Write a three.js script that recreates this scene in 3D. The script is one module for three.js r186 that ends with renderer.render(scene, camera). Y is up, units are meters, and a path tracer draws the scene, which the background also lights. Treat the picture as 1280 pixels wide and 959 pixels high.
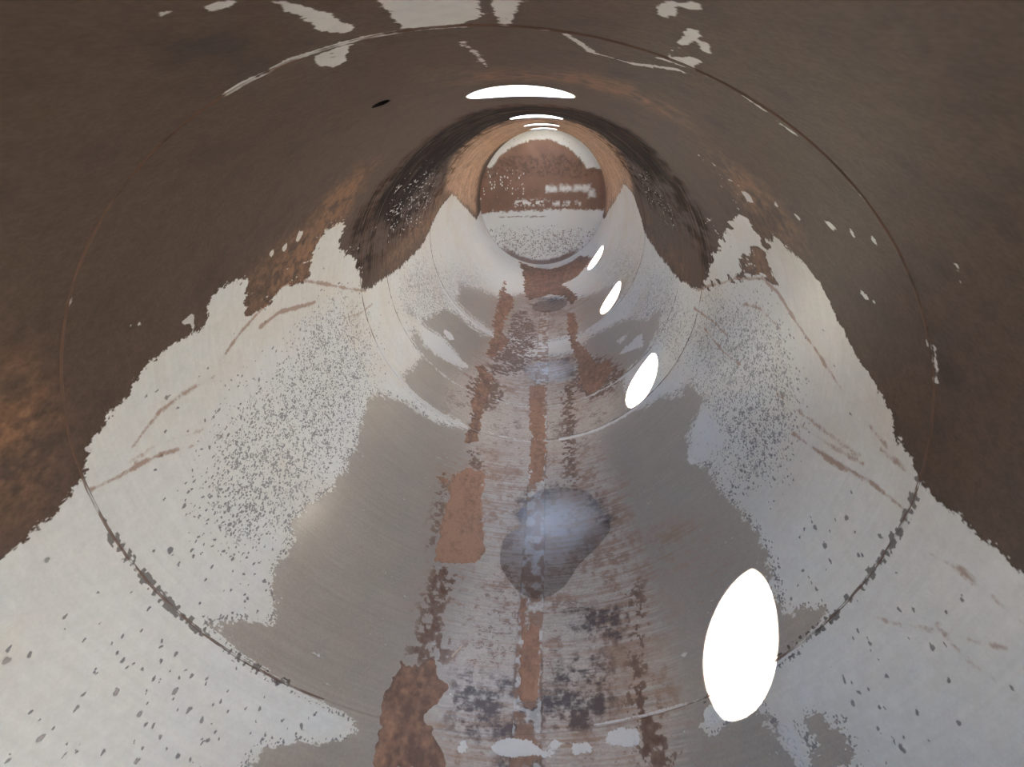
import * as THREE from 'three';
import { mergeVertices } from 'three/addons/utils/BufferGeometryUtils.js';

// ---------------------------------------------------------------- camera, sky, sun, exposure
const R = 1.25;                       // inner radius of the tank, metres; its axis runs along -z at height R
const scene = new THREE.Scene();
const camera = new THREE.PerspectiveCamera(2 * Math.atan(479.5 / 546) * 180 / Math.PI, 1280 / 959, 0.02, 200);
camera.position.set(0.1129 * R, (1 + 0.8509) * R, 0);
camera.rotation.set(-0.5084, 0.0789, 0, 'YXZ');
const renderer = new THREE.WebGLRenderer({ antialias: true });
renderer.toneMapping = THREE.LinearToneMapping;
renderer.toneMappingExposure = 10;
renderer.shadowMap.enabled = true;
{                                      // clear daytime sky, paler towards the horizon
  const W = 256, H = 128, d = new Float32Array(W * H * 4);
  for (let j = 0; j < H; j++) {
    const up = ((j + 0.5) / H - 0.5) * Math.PI, s = Math.max(0, Math.sin(up)), k = Math.pow(1 - s, 3);
    for (let i = 0; i < W; i++) {
      const o = (j * W + i) * 4;
      const c = up > 0 ? [1.55 + 1.5 * k, 2.05 + 1.25 * k, 3.0 + 0.6 * k] : [0.9, 0.85, 0.75];
      d[o] = c[0]; d[o + 1] = c[1]; d[o + 2] = c[2]; d[o + 3] = 1;
    }
  }
  const t = new THREE.DataTexture(d, W, H, THREE.RGBAFormat, THREE.FloatType);
  t.mapping = THREE.EquirectangularReflectionMapping; t.magFilter = THREE.LinearFilter; t.needsUpdate = true;
  scene.background = t;
}
const sun = new THREE.DirectionalLight(new THREE.Color(1, 0.93, 0.83), 30);
sun.position.set(-0.785 * 6, R + 1.60 * 6, -0.89 * 6 - 4); sun.target.position.set(0, R, -4);
sun.castShadow = true; sun.shadow.mapSize.set(4096, 4096); sun.shadow.radius = 1;
Object.assign(sun.shadow.camera, { left: -8, right: 8, top: 8, bottom: -8, near: 0.5, far: 30 });
scene.add(sun, sun.target);

// ---------------------------------------------------------------- helpers
const DEG = Math.PI / 180;
const clamp = (x, a = 0, b = 1) => x < a ? a : x > b ? b : x;
const sstep = (a, b, x) => { const t = clamp((x - a) / (b - a)); return t * t * (3 - 2 * t); };
const lerp = (a, b, t) => a + (b - a) * t;
const used = {};
function numbered(name) { const n = used[name] = (used[name] ?? -1) + 1; return n ? name + '_' + String(n).padStart(3, '0') : name; }
function thing(name, label, category, group) {
  const o = new THREE.Group(); o.name = numbered(name); scene.add(o);
  o.userData = { label, category }; if (group) o.userData.group = group;
  return o;
}
function mesh(name, geo, mat, parent) {
  const m = new THREE.Mesh(geo, mat); m.name = parent && parent !== scene ? name : numbered(name); m.castShadow = m.receiveShadow = true;
  (parent ?? scene).add(m); return m;
}
function struct(name, geo, mat, label) { const m = mesh(name, geo, mat, scene); m.userData.kind = 'structure'; if (label) m.userData.label = label; return m; }
// a point on the wall: azimuth in degrees (0 at the bottom, + to the right), depth in tank radii, lift off the wall in metres
function onWall(az, z, lift = 0) { const a = az * DEG, r = R - lift; return [r * Math.sin(a), R - r * Math.cos(a), -z * R]; }
const hash = (x, y, s) => { let h = Math.imul(x, 374761393) ^ Math.imul(y, 668265263) ^ Math.imul(s, 974634777); h = Math.imul(h ^ (h >>> 13), 1274126177); h ^= h >>> 16; h = Math.imul(h, 2246822519); return ((h ^ (h >>> 15)) >>> 0) / 4294967296; };
// value noise, periodic round the tank: u in turns, n cells a turn
function vn(u, z, n, fz, seed) {
  let x = u * n, y = z * fz, xi = Math.floor(x), yi = Math.floor(y);
  const fx = x - xi, fy = y - yi, a = fx * fx * (3 - 2 * fx), b = fy * fy * (3 - 2 * fy);
  const x0 = ((xi % n) + n) % n, x1 = (x0 + 1) % n;
  return lerp(lerp(hash(x0, yi, seed), hash(x1, yi, seed), a), lerp(hash(x0, yi + 1, seed), hash(x1, yi + 1, seed), a), b);
}
function fbm(u, z, n, fz, seed, oct) {
  let s = 0, w = 0.5, t = 0;
  for (let k = 0; k < oct; k++) { s += w * vn(u, z, n, fz, seed + k * 17); t += w; w *= 0.55; n *= 2; fz *= 2; }
  return s / t;
}
// ---------------------------------------------------------------- what the wall wears: outlines measured on the wall, as azimuth (deg), depth (radii)
const outlines = {};
outlines.W = [
  '-90.0,0.200 -94.0,0.300 -94.6,0.525 -96.0,0.610 -95.5,0.651 -96.4,0.677 -97.0,0.717 -99.6,0.760 -102.6,0.783 -104.5,0.854 -105.7,0.911 -108.2,0.943 -109.3,0.993 -110.0,1.045 -110.0,1.117 -110.1,1.147 -110.6,1.225 -114.3,1.184 -116.4,1.262 -115.9,1.411 -108.6,1.397 -106.4,1.421 -107.8,1.560 -109.8,1.643 -108.9,1.786 -102.1,2.101 -92.0,2.576 -90.8,2.964 -89.9,3.196 -90.5,3.564 -91.1,3.843 -93.6,4.078 -98.0,4.259 -103.9,4.512 -108.7,4.926 -110.3,5.060 -104.4,5.512 -90.8,6.368 -77.7,6.972 -84.0,7.900 84.0,7.900 75.9,7.333 88.4,6.929 103.1,6.147 116.7,5.192 114.3,4.691 104.4,4.490 96.1,4.232 92.9,3.540 92.3,2.949 94.9,2.602 97.6,2.462 108.4,1.993 113.8,1.680 114.2,1.546 118.5,1.588 124.8,1.523 125.9,1.438 123.9,1.314 121.2,1.261 119.0,1.224 115.4,1.188 111.7,1.134 108.9,1.050 105.7,0.970 103.0,0.951 102.3,0.908 99.7,0.826 99.5,0.734 99.9,0.661 99.9,0.626 99.8,0.586 100.0,0.300 90.0,0.200',
  '-107.7,1.884 -118.0,1.872 -120.2,1.908 -119.6,2.142 -112.2,2.174 -103.5,2.431 -93.7,2.559 -96.9,2.373',
  '97.6,2.507 109.5,2.307 117.6,2.071 127.7,1.774 129.8,1.682 127.9,1.627 123.7,1.596 121.6,1.591 119.1,1.725 114.7,1.894 109.7,1.977 101.5,2.333',
];
outlines.G = [
  '-62.7,2.157 -56.8,2.283 -48.6,2.379 -43.5,2.386 -35.3,2.387 -23.2,2.492 -11.5,2.515 0.7,2.493 11.3,2.491 20.1,2.474 34.5,2.488 45.1,2.475 59.6,2.346 65.1,2.207 69.9,2.249 71.5,2.145 71.6,1.991 66.4,1.970 60.5,1.916 58.8,1.782 62.7,1.628 62.0,1.502 65.0,1.353 65.5,1.230 65.9,1.193 66.2,1.111 64.6,1.003 62.7,0.905 71.2,0.855 71.2,0.830 64.6,0.810 56.6,0.796 54.5,0.751 49.7,0.740 43.3,0.742 41.3,0.723 41.3,0.681 49.0,0.715 52.1,0.722 53.0,0.677 53.9,0.628 55.0,0.564 -43.5,0.499 -42.3,0.546 -37.1,0.600 -34.8,0.601 -31.6,0.628 -27.8,0.639 -26.8,0.679 -29.5,0.707 -41.4,0.707 -54.7,0.731 -61.1,0.739 -63.0,0.753 -60.1,0.784 -54.9,0.822 -51.1,0.849 -52.3,0.891 -55.6,0.950 -58.1,1.021 -57.3,1.086 -57.5,1.163 -61.0,1.186 -59.7,1.258 -58.5,1.348 -56.6,1.455 -56.1,1.575 -56.7,1.689 -59.7,1.946',
  '-53.2,2.974 -53.5,2.869 -53.9,2.713 -56.7,2.551 -51.6,2.516 -43.9,2.510 -34.3,2.521 -23.5,2.519 -11.6,2.525 8.1,2.499 34.6,2.506 44.5,2.517 45.2,2.726 45.3,2.938 32.7,2.947 25.0,2.938 7.7,2.957 -4.3,2.950 -18.4,2.975 -30.2,2.967 -42.3,2.963',
  '-64.4,3.300 -60.5,3.559 -55.9,3.899 -49.7,4.052 -37.5,4.050 -23.7,4.111 -11.3,3.917 24.9,3.807 35.4,3.992 50.6,3.863 60.3,3.664 67.4,3.318 74.8,3.255 75.8,3.152 68.1,3.045 59.5,2.984 46.7,2.995 32.1,2.969 7.7,2.969 -4.4,2.974 -18.5,2.999 -31.2,3.252 -37.3,3.371 -49.6,3.490 -58.8,3.345',
  '-66.1,3.055 -60.6,3.139 -55.8,3.087 -47.7,3.167 -38.6,3.217 -31.2,3.252 -23.6,3.133 -18.5,2.999 -30.3,2.978 -42.3,2.963 -54.7,2.971',
  '-75.6,3.153 -72.5,3.232 -66.3,3.290 -68.2,3.207',
  '-57.8,4.708 -49.8,4.939 -41.2,5.172 -27.2,5.298 -7.6,5.919 29.6,5.345 43.1,5.047 52.1,4.927 60.8,4.655 70.0,4.442 62.4,4.297 48.4,4.267 35.3,4.180 16.4,4.310 -8.0,4.263 -24.9,4.282 -35.8,4.322 -49.5,4.301 -53.9,4.349 -53.5,4.558',
  '59.2,0.666 61.5,0.656 63.3,0.614 63.6,0.570 63.7,0.524 56.2,0.559 60.1,0.589 58.7,0.622',
];
outlines.H = [
  '46.3,3.319 58.3,3.325 61.8,3.252 59.7,3.092 53.9,3.199',
  '47.5,3.548 55.3,3.515 53.0,3.468 49.1,3.451',
  '55.0,0.563 54.1,0.601 54.6,0.663 56.1,0.664 56.7,0.615 56.4,0.556',
  '-61.9,3.260 -52.1,3.407 -42.1,3.398 -33.1,3.337 -29.6,3.311 -39.3,3.201 -48.9,3.148 -57.2,3.149',
  '-51.7,3.545 -48.2,3.647 -43.5,3.603 -45.6,3.488',
  '-1.1,0.706 0.3,0.726 4.8,0.736 8.4,0.719 10.3,0.690 8.1,0.692 3.4,0.684 -0.1,0.689',
  '10.0,0.711 11.2,0.736 13.5,0.738 12.8,0.711 11.2,0.677 10.3,0.679',
  '15.6,0.723 18.4,0.728 19.6,0.703 17.5,0.695 15.6,0.688',
  '21.4,0.718 22.2,0.749 25.9,0.762 29.3,0.745 28.9,0.706 25.1,0.704',
  '-7.4,0.708 -6.1,0.723 -5.2,0.685 -6.5,0.673',
  '42.9,0.772 45.1,0.753 51.9,0.734 52.5,0.725 45.3,0.722 43.2,0.716 42.1,0.699 41.3,0.723',
  '50.1,0.685 51.0,0.681 50.4,0.650 49.8,0.653',
  '51.8,0.624 52.5,0.620 52.7,0.598 51.6,0.598',
  '70.9,2.010 70.6,1.868 71.1,1.690 67.7,1.642 65.1,1.725 63.5,1.890',
  '59.2,1.827 63.5,1.834 64.6,1.746 63.7,1.663 57.8,1.738',
];
outlines.C = [
  '-23.4,4.074 -6.9,5.676 29.6,5.345 31.5,3.699 38.1,2.981 41.6,2.683 34.6,2.497 27.4,2.430 33.5,1.940 35.8,1.381 37.4,1.010 36.6,0.628 -11.1,0.630 -11.6,0.871 -12.4,1.196 -9.4,1.464 -10.5,1.784 -14.7,2.101 -20.5,2.388 -23.4,2.510 -34.4,2.529 -39.1,2.993 -26.6,3.458',
];
outlines.D = [
  '-24.5,5.600 -20.6,5.617 -18.6,5.590 -18.3,5.528 -17.1,5.141 -20.0,4.811 -19.4,4.332 -14.5,4.182 -18.2,3.879 -19.5,3.717 -24.3,3.680 -24.8,3.930 -23.5,4.156 -26.5,4.433 -26.8,4.948 -28.2,5.539 -27.1,6.051',
  '-20.2,7.410 11.6,7.157 39.7,7.170 50.0,6.522 33.7,6.208 18.2,6.160 25.6,5.782 30.7,5.315 26.0,5.180 21.3,5.559 11.5,5.836 -2.0,5.670 -6.6,5.545 -10.1,5.894 -13.2,6.667',
  '22.5,4.906 26.9,4.824 27.7,4.367 25.8,4.080 30.6,3.714 34.5,3.397 40.7,3.317 41.6,3.151 36.3,3.013 30.8,2.950 26.5,3.031 24.8,3.211 25.5,3.544 22.7,4.027 21.4,4.591',
  '-25.1,3.450 -21.0,3.371 -17.7,3.322 -18.3,3.066 -18.8,2.934 -18.6,2.817 -19.4,2.644 -18.1,2.382 -22.6,2.340 -23.0,2.408 -23.1,2.657 -25.2,2.797 -24.7,2.986 -24.2,3.195 -27.5,3.364',
  '-23.6,1.980 -21.7,2.048 -18.5,2.120 -12.9,2.090 -12.8,1.968 -11.2,1.805 -10.4,1.640 -8.4,1.517 -9.3,1.446 -14.9,1.431 -21.7,1.392 -22.6,1.580 -22.9,1.836',
  '-28.3,1.933 -26.8,1.976 -25.0,1.952 -26.1,1.906',
  '-22.1,0.902 -18.9,0.896 -16.4,0.956 -14.8,0.918 -12.5,0.868 -13.0,0.812 -15.4,0.765 -13.5,0.747 -12.2,0.714 -10.5,0.673 -9.6,0.633 -22.6,0.594 -23.1,0.654 -23.2,0.700 -24.4,0.743 -23.6,0.852',
  '-0.1,3.287 7.4,3.283 8.1,2.920 7.6,2.699 8.8,2.406 8.2,2.084 3.7,2.043 3.1,2.412 1.9,2.812',
  '3.3,1.271 4.5,1.280 4.6,1.122 6.1,1.158 8.1,1.140 8.4,1.055 8.1,0.875 7.5,0.848 4.3,0.860 3.7,1.087',
];
outlines.M = [
  '-21.5,1.376 -18.1,1.405 -13.9,1.336 -15.6,1.237 -16.6,1.133 -12.5,1.042 -12.6,0.955 -17.8,0.936 -21.0,0.934 -22.3,0.915 -21.0,1.094 -22.1,1.219',
  '-21.8,2.322 -19.6,2.361 -13.9,2.224 -13.1,2.111 -16.0,2.108 -20.1,2.154',
  '31.7,1.303 35.6,1.260 33.8,1.058 31.6,0.892 33.2,0.762 35.0,0.670 36.3,0.629 27.9,0.647 27.7,0.777 27.2,0.879 29.6,1.014',
  '-16.4,5.006 -8.7,5.245 -0.4,4.867 3.2,3.975 -5.0,3.449 -20.9,3.311 -21.8,3.533 -16.4,4.159',
  '15.3,3.273 23.2,3.202 22.5,2.724 20.1,2.357 20.4,2.041 23.3,1.857 17.5,2.013 14.5,2.388 15.6,2.775',
  '24.9,3.807 41.4,3.408 49.1,3.004 36.9,2.820 27.8,2.893 23.2,3.202',
  '-30.3,3.167 -22.5,3.291 -12.3,3.257 -10.2,3.007 -20.2,2.743 -28.4,2.810',
  '-27.0,1.995 -25.6,1.684 -24.2,1.432 -21.6,1.402 -22.9,1.706 -23.5,1.924',
];
outlines.T = [
  '-38.1,2.005 -25.7,2.009 -21.6,1.402 -20.2,0.956 -11.1,0.630 36.6,0.628 37.2,0.870 35.8,1.381 38.7,1.885 27.2,2.387 1.9,2.411 -16.7,2.331',
  '26.7,1.999 38.1,1.828 40.6,1.577 55.5,1.407 55.9,1.315 35.0,1.304 27.5,1.480',
  '-40.1,6.533 48.2,6.239 42.4,4.726 27.3,4.609 24.9,3.807 49.7,3.057 45.2,2.842 29.1,2.764 -21.6,2.902 -37.7,2.893 -32.6,3.593 -22.6,4.173',
  '46.4,1.078 52.5,1.273 62.4,1.124 53.4,1.118 46.0,0.960',
];
outlines.K = [
  '-11.6,0.871 -9.7,0.940 -3.4,0.964 2.3,0.928 3.0,0.756 -3.1,0.700 -9.6,0.733',
  '11.3,0.931 14.1,1.051 23.5,1.027 26.3,0.908 22.7,0.775 12.9,0.760',
  '2.5,0.872 13.0,0.896 12.9,0.767 3.1,0.749',
  '0.2,0.683 9.7,0.690 11.2,0.660 -1.1,0.650',
  '4.6,1.038 5.9,1.055 7.2,0.991 4.9,0.966',
  '13.3,1.229 29.7,1.198 30.2,1.043 17.0,1.080',
  '-0.1,1.725 -1.7,1.812 1.0,1.931 5.2,1.994 11.3,2.035 18.3,2.023 15.4,1.960 8.6,1.957 4.5,1.818',
  '23.2,1.955 26.8,1.866 30.7,1.661 29.5,1.591 25.9,1.694 23.9,1.822',
  '-5.5,3.573 -2.7,3.786 11.4,3.855 22.9,3.729 24.4,3.329 21.7,3.246 20.0,3.611 11.4,3.732 0.2,3.689',
  '-5.8,5.267 -1.9,5.636 17.7,5.654 24.6,5.333 19.2,5.369 3.2,5.444',
  '3.8,1.292 6.1,1.322 8.3,1.305 7.5,1.264 5.0,1.264',
  '-5.6,7.514 11.6,7.056 37.4,7.276 48.2,6.525 29.0,6.360 11.6,6.502',
];
outlines.N = [
  '256.1,2.407 245.7,2.305 240.2,2.267 230.8,2.392 216.8,2.536 204.4,2.478 194.1,2.399 178.2,2.488 164.7,2.327 156.4,2.271 146.0,2.326 138.1,2.253 127.5,2.303 115.6,2.256 104.1,2.345 104.8,2.495 111.7,2.565 111.7,3.254 116.4,4.070 127.2,4.585 146.6,4.150 160.8,3.961 180.9,4.000 202.1,4.108 218.3,4.291 239.8,4.745 248.4,4.413 256.8,4.045 257.4,3.229 261.3,2.767 261.9,2.520',
];
outlines.V = [
  '239.5,2.567 225.8,2.627 205.2,2.534 194.7,2.473 178.4,2.604 164.3,2.420 155.8,2.341 145.3,2.374 132.7,2.608 129.8,3.170 138.2,3.793 156.5,3.649 180.4,3.734 199.7,3.785 219.7,3.875 238.5,3.378 250.7,3.031',
];
outlines.J = [
  '-119.0,1.141 -122.6,1.153 -122.6,1.196 -119.5,1.192 -116.5,1.169',
  '120.7,0.827 119.3,0.801 116.2,0.768 113.3,0.816 115.8,0.841',
  '112.1,0.847 112.9,0.826 102.9,0.804 105.0,0.842',
  '101.0,2.760 103.4,2.590 102.8,2.347 101.1,2.471',
  '119.9,1.100 122.5,1.008 123.2,0.950 122.2,0.919 119.7,1.023',
  '154.0,0.456 155.7,0.378 152.8,0.417 150.7,0.480',
  '-103.3,0.726 -100.3,0.729 -95.2,0.727 -97.9,0.720 -101.4,0.706',
  '162.0,0.536 161.5,0.494 159.2,0.482 158.4,0.556',
  '-160.5,0.586 -166.4,0.639 -164.1,0.720 -159.0,0.664',
];
outlines.O = [
  '-108.1,1.135 -110.1,1.368 -118.7,1.552 -125.6,1.815 -135.5,1.847 -141.0,2.037 -129.8,2.152 -116.2,2.048 -108.8,1.858 -107.9,1.517 -106.9,1.243',
  '-118.2,0.632 -116.0,0.694 -110.8,0.735 -104.3,0.703 -99.3,0.640 -97.8,0.572 -99.8,0.562',
  '-116.9,1.486 -120.9,1.676 -121.0,1.840 -109.3,1.893 -107.9,1.517 -109.1,1.415',
  '121.4,1.773 124.2,1.556 115.2,1.571 110.9,1.879',
  '145.1,1.532 140.9,1.343 134.3,1.252 128.1,1.266 127.9,1.469 134.6,1.617',
  '-103.1,3.471 -114.1,4.223 -121.3,4.508 -111.2,4.910 -96.2,4.139 -93.3,3.274 -94.0,2.684',
  '112.5,4.298 100.2,3.908 97.8,2.985 96.4,2.611 93.5,3.067 98.4,4.085',
  '188.2,1.105 179.9,1.408 170.6,1.223 162.3,1.189 151.6,1.388 159.6,1.433 170.0,1.448 185.9,1.533',
];
outlines.P = [  // P: orange far ring, coloured lighter to stand in for sun-spot light
  '278.4,7.071 266.9,6.372 248.6,5.031 245.2,4.617 232.9,4.269 217.1,3.866 203.5,3.577 190.8,3.790 178.9,3.861 167.3,3.492 155.4,3.229 143.2,3.696 129.1,4.230 114.3,4.691 117.4,5.165 93.7,6.708 79.0,7.379 101.6,7.505 121.5,7.799 144.5,9.609 188.1,10.868 214.6,7.150 236.3,6.895 257.4,7.159',
];
outlines.F = [
  '-168.8,0.582 -169.6,0.600 -170.2,0.644 -170.3,0.748 -169.3,0.760 -168.4,0.730 -168.6,0.662 -168.7,0.611',
  '185.7,0.654 178.9,0.686 179.6,0.773 181.6,0.807 183.7,0.810 186.3,0.800 186.1,0.709',
  '178.2,0.685 176.2,0.680 176.8,0.760 177.5,0.815 178.6,0.812',
  '-164.5,0.816 -167.1,0.814 -168.5,0.819 -165.9,0.898 -164.1,0.915 -163.7,0.867',
  '167.5,0.616 167.1,0.586 166.5,0.581 166.3,0.622 166.5,0.669',
  '166.4,0.591 165.6,0.559 165.2,0.574 165.7,0.596',
  '164.7,0.679 164.5,0.639 163.6,0.675 163.8,0.744 163.8,0.836 164.0,0.801',
  '163.7,0.833 162.5,0.773 161.4,0.771 161.3,0.827 162.3,0.856',
  '163.2,0.694 162.8,0.680 161.9,0.725 162.3,0.730',
  '-165.4,0.551 -166.7,0.548 -167.7,0.562 -166.6,0.571 -165.5,0.565',
  '-163.6,0.522 -164.4,0.532 -164.0,0.538 -163.6,0.530',
  '-119.9,1.497 -120.8,1.515 -119.3,1.537 -118.6,1.521',
  '-119.8,1.582 -121.3,1.602 -119.8,1.627 -118.7,1.607',
  '-120.5,1.673 -123.3,1.681 -122.0,1.721 -119.9,1.704',
  '134.0,1.071 134.4,1.043 133.4,1.030 132.8,1.053',
  '134.1,0.977 134.5,0.963 132.6,0.972 132.3,0.984',
  '134.0,0.911 134.2,0.897 132.7,0.901 132.5,0.915',
  '133.9,1.216 133.7,1.196 133.1,1.175 132.6,1.207',
  '134.7,1.310 135.2,1.276 134.4,1.292 134.2,1.316',
  '135.7,1.518 135.8,1.452 133.6,1.469 133.5,1.521',
  '122.9,1.055 123.3,1.037 122.8,1.020 122.2,1.032',
  '122.7,1.007 122.8,0.995 122.4,0.997 122.3,1.009',
  '120.6,0.856 121.1,0.840 120.3,0.842 119.8,0.856',
  '115.8,0.843 116.1,0.832 115.2,0.833 114.8,0.844',
  '133.8,0.757 133.9,0.749 133.5,0.753 133.3,0.761',
  '133.5,0.714 133.6,0.705 133.3,0.708 133.1,0.717',
  '131.7,0.723 131.7,0.712 131.4,0.715 131.3,0.726',
  '-125.6,0.752 -125.4,0.761 -124.5,0.763 -124.7,0.756',
  '-117.2,0.942 -116.9,0.952 -116.4,0.953 -116.6,0.943',
  '-117.3,0.916 -117.1,0.926 -116.6,0.926 -116.9,0.917',
  '-113.3,1.085 -114.2,1.134 -112.9,1.149 -110.3,1.143 -112.2,1.130',
  '-101.7,0.753 -101.4,0.792 -100.0,0.798 -100.1,0.770',
  '-113.6,1.233 -115.2,1.282 -114.3,1.325 -112.9,1.280',
];
outlines.Q = [
  '-115.4,2.719 -125.8,2.730 -134.5,2.941 -129.0,3.808 -111.6,4.281 -102.5,3.706 -104.0,3.074',
  '133.2,3.960 131.4,3.367 121.7,3.003 110.9,2.882 107.9,3.166 115.6,3.847',
  '125.6,2.176 124.0,1.995 121.4,1.773 117.7,1.634 114.3,1.855 115.5,2.246',
  '142.8,1.582 136.7,1.461 133.2,1.454 132.9,1.588 137.0,1.703',
  '-112.9,1.363 -114.9,1.497 -109.4,1.820 -107.9,1.517',
  '-118.4,1.867 -119.9,2.138 -94.7,2.550 -106.2,1.942',
  '100.0,2.470 119.9,2.069 121.5,1.626 114.5,1.661',
];
outlines.S = [
  '-89.5,1.221 -88.1,1.433 -90.9,1.709 -98.2,1.939 -93.4,2.359 -73.2,2.490 -60.5,2.053 -58.0,1.728 -56.9,1.505 -61.1,1.237 -59.9,1.090 -66.2,0.967 -75.4,0.932 -81.8,1.036',
  '97.1,2.460 107.2,1.658 98.5,1.388 86.5,1.329 74.9,1.281 68.8,1.389 66.1,1.645 71.8,2.155 76.1,2.533',
  '-87.5,3.195 -84.6,4.068 -62.1,4.308 -29.4,4.370 -56.9,3.708 -77.1,3.081',
  '82.6,4.069 89.7,2.919 79.3,2.529 65.4,2.666 63.7,3.665',
  '-77.5,4.266 -49.0,5.655 -40.4,5.236 -55.6,4.634',
  '72.2,5.576 85.7,4.143 65.8,4.007 50.2,5.342',
];
outlines.B = [
  '-85.8,0.921 -87.6,1.272 -72.9,1.412 -58.9,1.184 -52.1,0.849 -64.6,0.775 -77.5,0.777',
  '-84.7,0.435 -79.8,0.646 -32.2,0.681 -30.6,0.622 -44.7,0.493 -74.3,0.315',
  '77.4,1.122 93.5,0.964 82.4,0.865 66.2,0.876 66.5,1.107',
  '71.6,0.822 87.1,0.673 86.4,0.490 76.2,0.457 64.2,0.521',
  '95.4,1.867 101.8,1.460 86.2,1.268 75.1,1.320 75.3,1.749',
  '-105.1,0.975 -104.7,1.201 -95.4,1.162 -96.1,0.961',
];
const PUDDLES = [
  '5.0,1.953 8.5,1.998 15.8,1.993 23.0,1.929 26.1,1.821 29.2,1.629 25.5,1.539 19.0,1.442 14.7,1.335 9.2,1.280 3.6,1.296 -1.6,1.393 -3.8,1.491 -2.9,1.631 1.2,1.710 0.3,1.815',
  '-3.4,3.581 0.6,3.706 11.4,3.749 20.9,3.651 23.1,3.465 19.4,3.325 9.4,3.319 -0.0,3.418',
  '-2.5,5.345 2.5,5.542 17.6,5.522 22.7,5.278 17.2,5.127 7.0,5.103 -1.1,5.199',
];
const creases = [
  ['l', 0.8, '-101.8,1.277 -104.2,1.367 -107.1,1.517 -109.8,1.643 -108.9,1.786 -102.1,2.101 -91.7,2.575'],
  ['l', 0.8, '-95.2,0.734 -94.4,0.778 -93.7,0.833 -92.5,0.936 -90.9,1.002'],
  ['l', 0.6, '-96.6,0.867 -98.2,0.930 -99.4,0.981 -99.7,1.077 -98.9,1.220'],
  ['l', 0.5, '-94.9,0.842 -94.3,0.934 -90.4,1.124'],
  ['l', 0.4, '-94.0,0.861 -90.1,1.012 -86.0,1.210'],
  ['l', 1.1, '-102.8,1.488 -103.5,1.630 -99.8,1.943'],
  ['l', 0.8, '94.9,2.585 99.4,2.397 108.6,1.992 113.8,1.680 112.8,1.566 108.9,1.439 104.8,1.250'],
  ['l', 0.8, '87.2,1.338 90.1,1.120 92.9,0.975 94.2,0.849'],
  ['l', 0.5, '90.0,1.316 92.5,1.124 94.5,1.007'],
  ['l', 0.4, '90.9,1.509 92.9,1.241 95.1,1.030'],
  ['l', 0.4, '99.1,0.975 99.4,0.903 99.3,0.836'],
  ['l', 0.4, '104.6,1.241 102.0,1.130 100.1,0.951'],
  ['l', 0.9, '103.3,1.899 105.6,1.732 104.7,1.558'],
  ['l', 0.35, '92.0,0.751 94.0,0.681 95.1,0.549'],
  ['l', 0.3, '85.5,0.654 85.9,0.574 87.7,0.506'],
  ['l', 0.3, '85.9,0.816 90.6,0.724 91.7,0.713'],
  ['l', 0.25, '77.7,0.757 85.7,0.634 91.3,0.544'],
  ['l', 0.6, '-89.1,2.218 -86.4,2.426 -85.8,2.635'],
  ['l', 0.8, '88.7,2.570 90.9,2.270 91.4,2.033'],
  ['l', 0.8, '86.5,2.349 86.6,2.028 88.2,1.841'],
  ['w', 0.9, '20.3,0.776 27.7,0.784 36.0,0.788 42.6,0.790'],
  ['w', 0.8, '57.0,0.795 63.8,0.813 69.9,0.827'],
  ['w', 0.5, '-60.8,0.732 -52.9,0.729 -46.6,0.730 -39.9,0.713 -34.8,0.714'],
  ['w', 1.2, '-74.3,2.512 -59.4,2.507 -50.0,2.502 -36.0,2.504 -23.3,2.501'],
  ['w', 0.5, '-14.3,2.526 0.7,2.493 11.3,2.481'],
  ['w', 1.0, '14.6,2.487 34.5,2.480 45.2,2.483 61.9,2.457'],
  ['w', 0.6, '-54.7,2.971 -42.3,2.963 -30.2,2.967 -20.2,2.967'],
  ['w', 0.4, '-14.5,2.975 -3.2,2.942 7.7,2.957'],
  ['w', 0.5, '25.0,2.938 32.7,2.947 46.2,2.943 58.7,2.938'],
  ['w', 1.6, '-63.5,4.179 -45.5,4.207 -33.5,4.201 -24.1,4.167'],
  ['w', 1.2, '32.8,4.196 46.7,4.209 58.0,4.246'],
  ['w', 1.2, '-156.2,0.787 -158.0,0.786 -160.3,0.796'],
  ['w', 0.8, '-161.4,0.790 -163.1,0.788 -166.0,0.797 -169.0,0.799'],
  ['w', 0.8, '-169.8,0.798 -174.4,0.819 -178.6,0.828'],
  ['w', 0.6, '178.7,0.827 173.8,0.819'],
  ['w', 0.5, '170.5,0.821 167.4,0.831'],
  ['w', 0.8, '164.4,0.854 162.3,0.839 159.5,0.836'],
  ['w', 0.9, '172.8,0.841 169.8,0.955 165.6,0.962 162.0,0.879'],
  ['w', 0.7, '156.0,0.848 153.5,0.854'],
  ['w', 0.7, '142.1,0.847 140.1,0.845'],
  ['w', 0.4, '151.6,0.866 149.6,0.861'],
  ['w', 0.5, '120.5,0.833 116.0,0.836'],
  ['w', 0.5, '-177.1,0.931 -177.5,1.044 -177.5,1.236'],
];
const MW = 1440, MH = 1400, Z0 = 0.25, ZL = Math.log(8 / Z0);
const mx = (az) => (az + 180) / 360 * MW, my = (z) => Math.log(Math.max(z, 0.05) / Z0) / ZL * MH;
const points = (s) => s.split(' ').map((p) => p.split(',').map(Number));
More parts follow.
